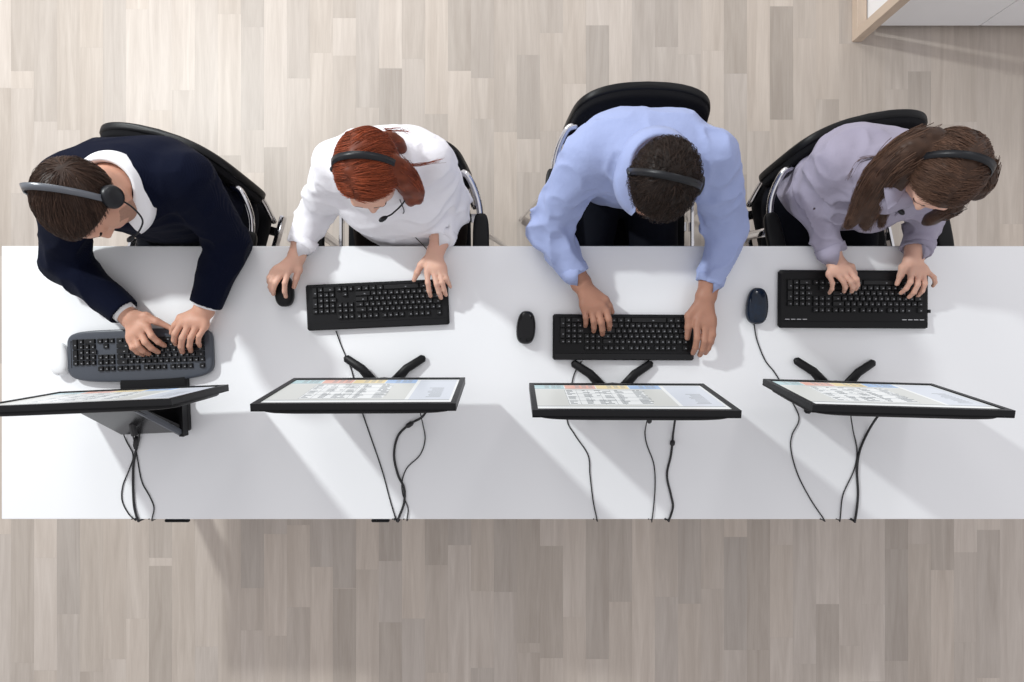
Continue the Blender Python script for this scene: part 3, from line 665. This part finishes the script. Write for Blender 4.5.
    for i, (a, b, c) in enumerate(arms):
        dirv = unit(c - b); D['cuffs'][i] = cuffp = b + dirv*np.clip((D['cuffs'][i]-b)@dirv, .05, np.linalg.norm(c-b)-.004); rw = D.get('cuffr', .036)
        r1, r2 = D.get('slv', (.058, .052))
        up_ = cone(a, b, r1*g*1.02, r2*g)
        lowr = cone(b, cuffp + dirv*.02, r2*g, rw)
        cut = lambda p, l=lowr, cp=cuffp, dv=dirv: np.maximum(l(p), (p-cp)@dv)
        hol = cone(cuffp - dirv*.006 - dirv*(rw-.006)*0, cuffp+dirv*.05, rw-.006, rw-.006)
        slv.append((up_, cut, hol, a, b, cuffp))
    def shirt(p):
        d = fs[0](p)
        for up_, cut, hol, a, b, cp in slv: d = smin(d, smin(up_(p), cut(p), .02), .035)
        # folds: stronger around the elbows and armpits
        wgt = .35*np.ones(len(p))
        for up_, cut, hol, a, b, cp in slv:
            for c0, rr in ((b, .10), ((a*2+b)/3, .09), ((b+cp)/2, .08)): wgt += .8*np.exp(-(np.linalg.norm(p-c0, axis=1)/rr)**2)
        q = p.copy(); q += .03*np.stack([vnoise(p, 9, 3), vnoise(p, 9, 4), vnoise(p, 9, 5)], -1)
        q = q*np.array([1, 1, 1.5]); n1 = (1-np.abs(vnoise(q, 15, D['seed'])))**2*1.3; n2 = vnoise(q, 38, D['seed']+1)
        wgt = np.minimum(wgt, 1.25)
        for up_, cut, hol, a, b, cp in slv: wgt = wgt*(1-.8*np.exp(-(np.linalg.norm(p-cp, axis=1)/.075)**2))
        d = d - wm*wgt*(n1*1.4-.9) - wm*.25*wgt*n2
        for up_, cut, hol, a, b, cp in slv: d = np.maximum(d, -hol(p))
        d = smax(d, -cone(nk, nb-spine*.012, .050*g+.006, .064*g)(p), .008)
        return d
    lo2 = np.array([sa, sb, ea, eb, pel, D['cuffs'][0], D['cuffs'][1]]).min(0) - .15; hi2 = np.array([sa, sb, ea, eb, pel]).max(0) + .17
    v, f = extract(shirt, lo2, hi2, .0045, 3)
    keepz = v[f].mean(1)[:, 2] > pel[2]-.06; f = f[keepz]
    npmesh(D['top'], v, f, D['topm'], po)
    if not D.get('undercuff'):
        for i, (a, b, c) in enumerate(arms):
            dv = unit(c-b); cp = D['cuffs'][i]; q = D.get('cuffr', .036)+.0035
            MB().tube([cp - dv*.026, cp - dv*.025, cp - dv*.002, cp, cp - dv*.002, cp - dv*.02], [q-.004, q+.001, q, q-.0015, q-.004, q-.006], 32, caps=False).build('cuff', D['topm'], po, True)
    # ---- trousers
    tf = [torso(.004)] if False else [cone(pel+pl*.075*g, pel-pl*.075*g, .118*g, .118*g)]
    for hip, kn, an in knees: tf += [cone(hip, kn, .092, .066), cone(kn, an, .064, .055)]
    tu = union(tf, .04)
    def trou(p): return np.maximum(tu(p) - .004*(1-np.abs(vnoise(p, 14, 9))), .075 - p[:, 2])
    K = np.array([q for k in knees for q in k] + [pel]); v, f = extract(trou, K.min(0)-.15, K.max(0)+.15, .008, 2)
    npmesh('trousers', v, f, D['pants'], po)
    for hip, kn, an in knees:
        m = Matrix.Rotation(math.atan2(fwd[1], fwd[0]), 4, 'Z'); c = an + fwd*.055; c[2] = .045
        MB().sup(c, (.140, .047, .044), .7, .7, 28, 14, fn=lambda p: (p[0], p[1], p[2]*(1-.35*max(0, p[0]/.14)) if p[2] > 0 else p[2]), mat=m).build('shoe', M['shoe'], po, True)
    # ---- collar: a folded band round the neck, open at the throat
    if D.get('collar'):
        ax = unit(nk-nb); cx = unit(np.cross(ax, back)); cyv = np.cross(cx, ax); cyv = cyv if cyv @ back > 0 else -cyv
        cb = nb + (nk-nb)*D.get('colh', .10); mb = MB(); n = 48; rows = []
        prof = [(.058, .012), (.060, .030), (.064, .040), (.071, .036), (.079, .016), (.088, -.004), (.086, -.006), (.076, .012), (.068, .028), (.062, .022), (.060, .008)]
        for i in range(n+1):
            th = math.radians(-68) + math.radians(316) * i / n; wd = 1 + .35*max(0, -math.sin(th))
            rows.append([cb + (cx*math.cos(th)+cyv*math.sin(th))*(r*g*D.get('colr', 1.0)*(1.0 if h > .02 else wd)) + ax*(h - .018*max(0, -math.sin(th))) for r, h in prof])
        m_ = len(prof); vs = [q for r in rows for q in r]; fc = []
        for i in range(n):
            for k in range(m_): l = (k+1) % m_; fc.append((i*m_+k, i*m_+l, (i+1)*m_+l, (i+1)*m_+k))
        fc.append(tuple(range(m_))); fc.append(tuple(reversed(range(n*m_, n*m_+m_))))
        mb.add(vs, fc).build('collar', D['collar'], po, True)
    if D.get('undercuff'):
        for i, (a, b, c) in enumerate(arms):
            dv = unit(c-b); cp = D['cuffs'][i]; MB().tube([cp - dv*.03, cp + dv*.006, cp + dv*.0061, cp-dv*.02], [.0335, .0335, .030, .030], 24, caps=False).build('shirt_cuff', M['collar'], po, True)
    # ---- hair
    M3 = np.stack([F, L, U]); ec = pt(-.010, 0, .016); er = s*np.array([.101, .080, .092]) + D.get('hthick', .004)
    cap = ell(ec, M3, er); hl = D.get('hairline', .040); nape = D.get('nape', -.075)
    locks = [([np.array(q[:3]) for q in lk['pts']], lk['r']) for lk in D.get('locks', [])]
    lf = []
    for pts, r in locks:
        cp = catmull(pts, 3)
        for i in range(len(cp)-1):
            ra = r*.80*(1-.75*i/len(cp)); rb = r*.80*(1-.75*(i+1)/len(cp)); lf.append(cone(cp[i], cp[i+1], ra, rb))
    lu = union(lf, .02) if lf else None
    def hair(p):
        q = (p-D['head']) @ M3.T / s; n = vnoise(q*np.array(D.get('hn', (60, 60, 20.))), 1.0, 7)*.0022 + vnoise(q, 22, 8)*.003
        d = cap(p) + n
        hlz = q[:,2] - q[:,0]*1.0
        d = smax(d, (-hl - hlz)*.7*s + 0*.0 if False else (q[:,0]-q[:,2]-hl)*.7*s, .006); d = smax(d, (nape - q[:,2])*s, .006)
        if lu is not None: d = smin(d, lu(p) + n, .012)
        return d
    ap = np.array([D['head']] + [q for pts, r in locks for q in pts]); v, f = extract(hair, ap.min(0)-.15, ap.max(0)+.15, .0034, 3)
    col = np.ones((len(v), 4)); tn = .62 + .18*vnoise(((v-D['head'])@M3.T)*np.array([90, 90, 25.]), 1.0, 11); col[:, :3] = tn[:, None]
    paths = []
    cr = np.array(D.get('crown', (-.045, .0, .085)))          # whorl or start of the parting, head coordinates
    part = D.get('part')
    for i in range(D.get('nst', 2600)):
        th = rnd.uniform(0, 2*math.pi); zz = rnd.uniform(-.75, 1); rr = math.sqrt(1-zz*zz); u = np.array([rr*math.cos(th), rr*math.sin(th), zz])
        x = u*er/s*1.0 + (ec-D['head'])@M3.T/s
        if x[0]-x[2]-hl > -.004 or x[2] < nape+.004: continue
        if part is not None: fl = np.array([-.12*np.sign(x[1]-part) + D.get('sweep', -.1), np.sign(x[1]-part)*1.0, -.25])
        else: fl = x - cr; fl = fl + np.array([D.get('comb', .0), D.get('combl', 0.), 0])
        fl = fl + rnd.normal(0, D.get('mess', .25), 3)*np.linalg.norm(fl)
        pth = []; n = 7; ln = D.get('slen', .045)*rnd.uniform(.6, 1.2); y = u.copy(); fl = fl/np.linalg.norm(fl); lift = rnd.uniform(.0, D.get('lift', .005))
        for k in range(n):
            yy = y/np.linalg.norm(y); wp = ec + (yy*(er + .0008 + lift*math.sin(math.pi*min(1, k/n*1.0)) )) @ M3; pth.append(wp)
            t = fl - yy*(fl@yy); t /= max(np.linalg.norm(t), 1e-6); y = yy + t*ln/n/.09
            if part is not None: fl = fl + np.array([0, 0, -.35])
        pth = np.array(pth); qq = (pth-D['head']) @ M3.T / s; bad = np.where((qq[:,0]-qq[:,2]-hl > .008) | (qq[:,2] < nape-.012))[0]
        if len(bad): pth = pth[:bad[0]]
        if len(pth) >= 3: paths.append(pth)
    for (pts, r), lk in zip(locks, D.get('locks', [])):
        cp = np.array(catmull(pts, 6)); n = len(cp)
        for i in range(int(lk.get('n', 260)*1.8)):
            o = rnd.normal(0, 1, 3); o /= np.linalg.norm(o); tt = np.linspace(0, 1, n)[:, None]; rad = r*(1-.70*tt)*rnd.uniform(.78, 1.15)
            wv = np.array([math.sin(tt_*9+i) for tt_ in tt[:,0]])[:, None]*rnd.uniform(0, lk.get('wave', .004)); o2 = unit(rnd.normal(0, 1, 3))
            e0 = rnd.randint(0, max(1, n//3)); e1 = n - rnd.randint(0, max(1, n//4)); pth = (cp + o*rad + o2*wv)[e0:e1]
            if len(pth) > 3: paths.append(pth)
    for wsp in D.get('wisps', []):
        for i in range(wsp.get('n', 8)):
            cp = np.array(catmull([np.array(q[:3]) + rnd.normal(0, .0035, 3) for q in wsp['pts']], 6)); paths.append(cp)
    v, f, col = strands(v, f, col, paths, D.get('sr', .0007), rnd)
    npmesh('hair', v, f, D['hairm'], po, col)
    # ---- headset
    he = empty('headset', tuple(D['head'])); tag(he, D['hlabel'], 'headset'); H0 = np.array(D['head'])
    X = lambda f_, l_, u_: pt(f_, l_, u_) - H0
    hb = D.get('band', (-.045, 0)); pts = []; htk = D.get('hthick', .004)
    for i in range(33):
        a = math.radians(-14 + 208*i/32); l_ = math.cos(a)*(.084+htk+D.get('lift', .005)*.5); u_ = .016 + math.sin(a)*(.100+htk+D.get('lift', .005)*.5); tilt = hb[0]*max(0, math.sin(a))
        pts.append(X(-.010 + tilt, l_, u_ - .004))
    rows = []; fw = F
    for i, q in enumerate(pts):
        t = unit(pts[min(i+1, 32)] - pts[max(i-1, 0)]); nrm = unit(np.cross(t, fw)); w_ = D.get('bandw', .0085)
        rows.append([q + fw*w_ + nrm*.0015, q + fw*w_*.8 + nrm*.0035*-1, q - fw*w_*.8 + nrm*.0035*-1, q - fw*w_ + nrm*.0015])
    vs = [q for r in rows for q in r]; fc = []
    for i in range(32):
        for k in range(4): fc.append((i*4+k, i*4+(k+1) % 4, (i+1)*4+(k+1) % 4, (i+1)*4+k))
    fc += [(3, 2, 1, 0), (128, 129, 130, 131)]
    MB().add(vs, fc).build('headband', D.get('bandm', M['rubber']), he, True)
    sides = D.get('cups', (1, -1))
    for l_ in (1, -1):
        a = X(-.008, l_*(.078), -.014); b = X(-.008, l_*(.104 + htk), -.014)
        if l_ in sides: MB().tube([a, a*.4+b*.6, b*.9+a*.1, b], [.027, .028, .024, .016], 24).build('ear_cup', M['rubber'], he, True)
        else: MB().tube([X(-.008, l_*.089, .03), X(-.008, l_*.090, -.01)], .008, 10).build('temple_pad', M['rubber'], he, True)
    l_ = D.get('mic', 1); k_ = [X(-.005, l_*.100, -.02), X(.03, l_*.100, -.055), X(.075, l_*.080, -.088), X(.110, l_*.045, -.090), X(.120, l_*.028, -.085)]
    MB().tube(catmull(k_, 6), .0022, 8).build('microphone_boom', M['rubber'], he, True)
    MB().tube([k_[-1], k_[-1] + unit(k_[-1]-k_[-2])*.008, k_[-1]+unit(k_[-1]-k_[-2])*.018, k_[-1]+unit(k_[-1]-k_[-2])*.024], [.003, .0065, .0065, .003], 12).build('microphone', M['rubber'], he, True)
    return po, he

HZ = .775
def hand(wr, fingers, thumb, r, zm=.802, zt=HZ, zw=.790, **k):
    d = dict(wrist=P(*wr, zw), fingers=[(P(a[0], a[1], zm), P(b[0], b[1], zt)) for a, b in fingers], thumb=(P(*thumb[0], zm-.012), P(*thumb[1], zt)), r=r); d.update(k); return d

# finger order: index, middle, ring, little
man_navy = dict(seed=1, label='man in a navy knit sweater, leftmost of the four people',
    skin=M['skin'], hairm=M['hair_brown'], beard=True, top='sweater', topm=M['knit'], pants=M['navy'], collar=M['collar'], undercuff=True,
    pelvis=(-1.045, .42, .57), shoulders=(P(66, 182, .97), P(188, 178, .98)), elbows=(P(66, 262, .80), P(228, 242, .80)),
    cuffs=(P(124, 313, .79), P(200, 303, .79)), colr=1.07, colh=.26, band=(-.06, 0), F=(.10, -.88, -.42), roll=-.38, head=P(83, 202, 1.14), hs=.90, hairline=.022, crown=(-.085, 0, .05),
    hands=[hand((131, 318), [((147, 327), (164.5, 345.5)), ((141, 333), (158, 352)), ((135.5, 338), (149, 354)), ((130.5, 341), (143, 355))], ((146, 316), (169, 327)), .0095),
           hand((204, 310), [((181, 324), (176, 344)), ((189, 325), (182.5, 352)), ((197.5, 325), (190.8, 351)), ((205, 327), (199.7, 346))], ((181, 318), (171.7, 333)), .0093)],
    slv=(.066, .060), cuffr=.044, wr=.003, hlabel='black headset with silver grey band worn by the man in navy', bandm=M['lightband'], cups=(1, -1), mic=1, mess=.18, comb=.03, combl=-.05, slen=.06, hthick=.006)
woman_white = dict(seed=2, label='red-haired woman in a white blouse with one hand on a black mouse',
    skin=M['skin_pale'], hairm=M['hair_red'], top='blouse', topm=M['whiteshirt'], pants=M['brownpants'], bust=True, g=.90, collar=M['whiteshirt'],
    pelvis=(-.335, .385, .57), shoulders=(P(333, 165, .965), P(432, 160, .965)), elbows=(P(317, 210, .77), P(455, 206, .74)),
    cuffs=(P(301, 246, .785), P(441, 239, .78)), F=(-.01, -.97, -.24), roll=.0, head=P(369, 173, 1.12), band=(-.032, 0), hs=.89,
    hands=[hand((297, 256), [((288.5, 271), (286, 297)), ((282, 273.5), (273.5, 294)), ((276.5, 273), (271.2, 291)), ((272.5, 272), (270.5, 285))], ((299, 270), (294, 287)), .0080, zm=.800, zt=.772, zw=.785),
           hand((436, 250), [((427, 272), (430.5, 296)), ((434, 272), (441, 298)), ((440, 272), (446, 295)), ((444.5, 271), (450.4, 287))], ((421, 265), (414, 280)), .0080)],
    slv=(.056, .053), cuffr=.0395, wr=.006, hlabel='black headset on the red-haired woman', cups=(1,), mic=1, part=-.022, slen=.10, mess=.10, lift=.004, hairline=.0, nape=-.09, hthick=.006, nst=3600, crown=(0, 0, .1),
    locks=[dict(pts=[P(398, 168, 1.14), P(409, 178, 1.10), P(417, 189, 1.05), P(419, 200, .99)], r=.030, n=420), dict(pts=[P(388, 165, 1.16), P(400, 180, 1.12), P(408, 192, 1.05), P(410, 203, .99)], r=.026, n=320),
           dict(pts=[P(348, 178, 1.12), P(352, 190, 1.06), P(357, 202, 1.00)], r=.020, n=220), dict(pts=[P(375, 145, 1.12), P(392, 142, 1.08), P(402, 150, 1.04)], r=.030, n=260)],
    wisps=[dict(pts=[P(405, 165, 1.12), P(420, 165, 1.09), P(441, 160, 1.07)], n=16), dict(pts=[P(385, 130, 1.10), P(400, 130, 1.06), P(409, 132, 1.04)], n=14)])
man_blue = dict(seed=3, label='man in a light blue shirt typing with head bowed, dark hair',
    skin=M['skin_tan'], hairm=M['hair_dark'], top='shirt', topm=M['blueshirt'], pants=M['navy'], collar=M['blueshirt'],
    pelvis=(.365, .56, .57), shoulders=(P(588, 154, .98), P(713, 157, .98)), elbows=(P(549, 226, .80), P(725, 228, .80)),
    cuffs=(P(577, 275, .79), P(707, 283, .79)), colh=.32, colr=1.15, F=(-.20, -.80, -.55), roll=.06, head=P(662, 182, 1.13), hs=.92,
    hands=[hand((581, 283), [((606.5, 311), (609, 329)), ((598.6, 312), (602.4, 334)), ((591.8, 312), (593.8, 331)), ((584.5, 310), (585.5, 326))], ((605, 300), (612, 312)), .0097),
           hand((706, 296), [((697, 325), (693, 353)), ((705, 328), (699.8, 355)), ((711, 329), (705.4, 353)), ((713, 324), (709, 347))], ((689, 316), (687.3, 338)), .0097)],
    slv=(.062, .060), cuffr=.038, wr=.0068, hlabel='black headset on the man in light blue', cups=(1,), mic=1, mess=.45, slen=.035, lift=.009, hthick=.005, hairline=.015, nst=3200)
woman_lilac = dict(seed=4, label='woman in a grey lilac shirt with long chestnut hair, rightmost of the four people',
    skin=M['skin_pale'], hairm=M['hair_long'], top='shirt', topm=M['mauveshirt'], pants=M['navy'], bust=True, g=.90, collar=M['mauveshirt'],
    pelvis=(1.02, .47, .57), shoulders=(P(838, 160, .97), P(928, 175, .97)), elbows=(P(810, 200, .79), P(926, 222, .76)),
    cuffs=(P(831, 255, .79), P(917, 250, .79)), F=(-.25, -.88, -.40), roll=-.05, head=P(943, 173, 1.12), hs=.90,
    hands=[hand((836, 263), [((850, 271), (855.8, 289)), ((843, 273), (851.7, 291.5)), ((836, 273.5), (844, 291.5)), ((829, 275), (829.3, 293))], ((851, 267), (855, 280)), .0080),
           hand((913, 259), [((911, 273), (901, 293)), ((917.5, 274), (909, 297)), ((922.8, 273.5), (918, 295.5)), ((926, 270.5), (933, 286))], ((902.5, 267), (897, 284)), .0080)],
    slv=(.056, .053), cuffr=.039, wr=.0068, hlabel='black headset on the woman with long chestnut hair', cups=(1, -1), mic=-1, part=.0, slen=.11, mess=.15, sweep=-.3, hairline=.022, nape=-.09, hthick=.006, nst=3600,
    locks=[dict(pts=[P(930, 140, 1.15), P(905, 150, 1.12), P(882, 168, 1.07), P(866, 190, 1.02), P(857, 210, .98), P(848, 226, .94)], r=.040, n=520, wave=.008), dict(pts=[P(915, 150, 1.14), P(893, 168, 1.10), P(880, 190, 1.03), P(870, 212, .98), P(866, 228, .93)], r=.038, n=520, wave=.012), dict(pts=[P(915, 155, 1.13), P(897, 175, 1.08), P(886, 200, 1.0), P(881, 226, .94)], r=.026, n=360, wave=.012),
           dict(pts=[P(908, 165, 1.12), P(897, 182, 1.07), P(886, 205, 1.0)], r=.026, n=300, wave=.006), dict(pts=[P(955, 205, 1.10), P(940, 214, 1.03), P(925, 222, .97)], r=.026, n=320, wave=.006),
           dict(pts=[P(985, 165, 1.14), P(984, 185, 1.10), P(974, 197, 1.06)], r=.030, n=320, wave=.006)],
    wisps=[dict(pts=[P(890, 155, 1.08), P(860, 160, 1.04), P(848, 180, 1.02)], n=8), dict(pts=[P(865, 200, 1.0), P(850, 215, .97), P(843, 228, .95)], n=14)])
import sys
PEOPLE = [man_navy, woman_white, man_blue, woman_lilac]
for d_ in PEOPLE: person(d_)
cable([(400, 200, 1.0), (404, 212, .93), (398, 218, .88), (408, 230, .82), (424, 246, .748), (431, 255)], .0014, 'thin black headset cable crossing the white blouse', drop=False)
cable([(905, 192, .98), (896, 203, .93), (898, 212, .90), (888, 225, .84), (885, 245, .748)], .0014, 'thin black headset cable crossing the grey lilac shirt', drop=False)
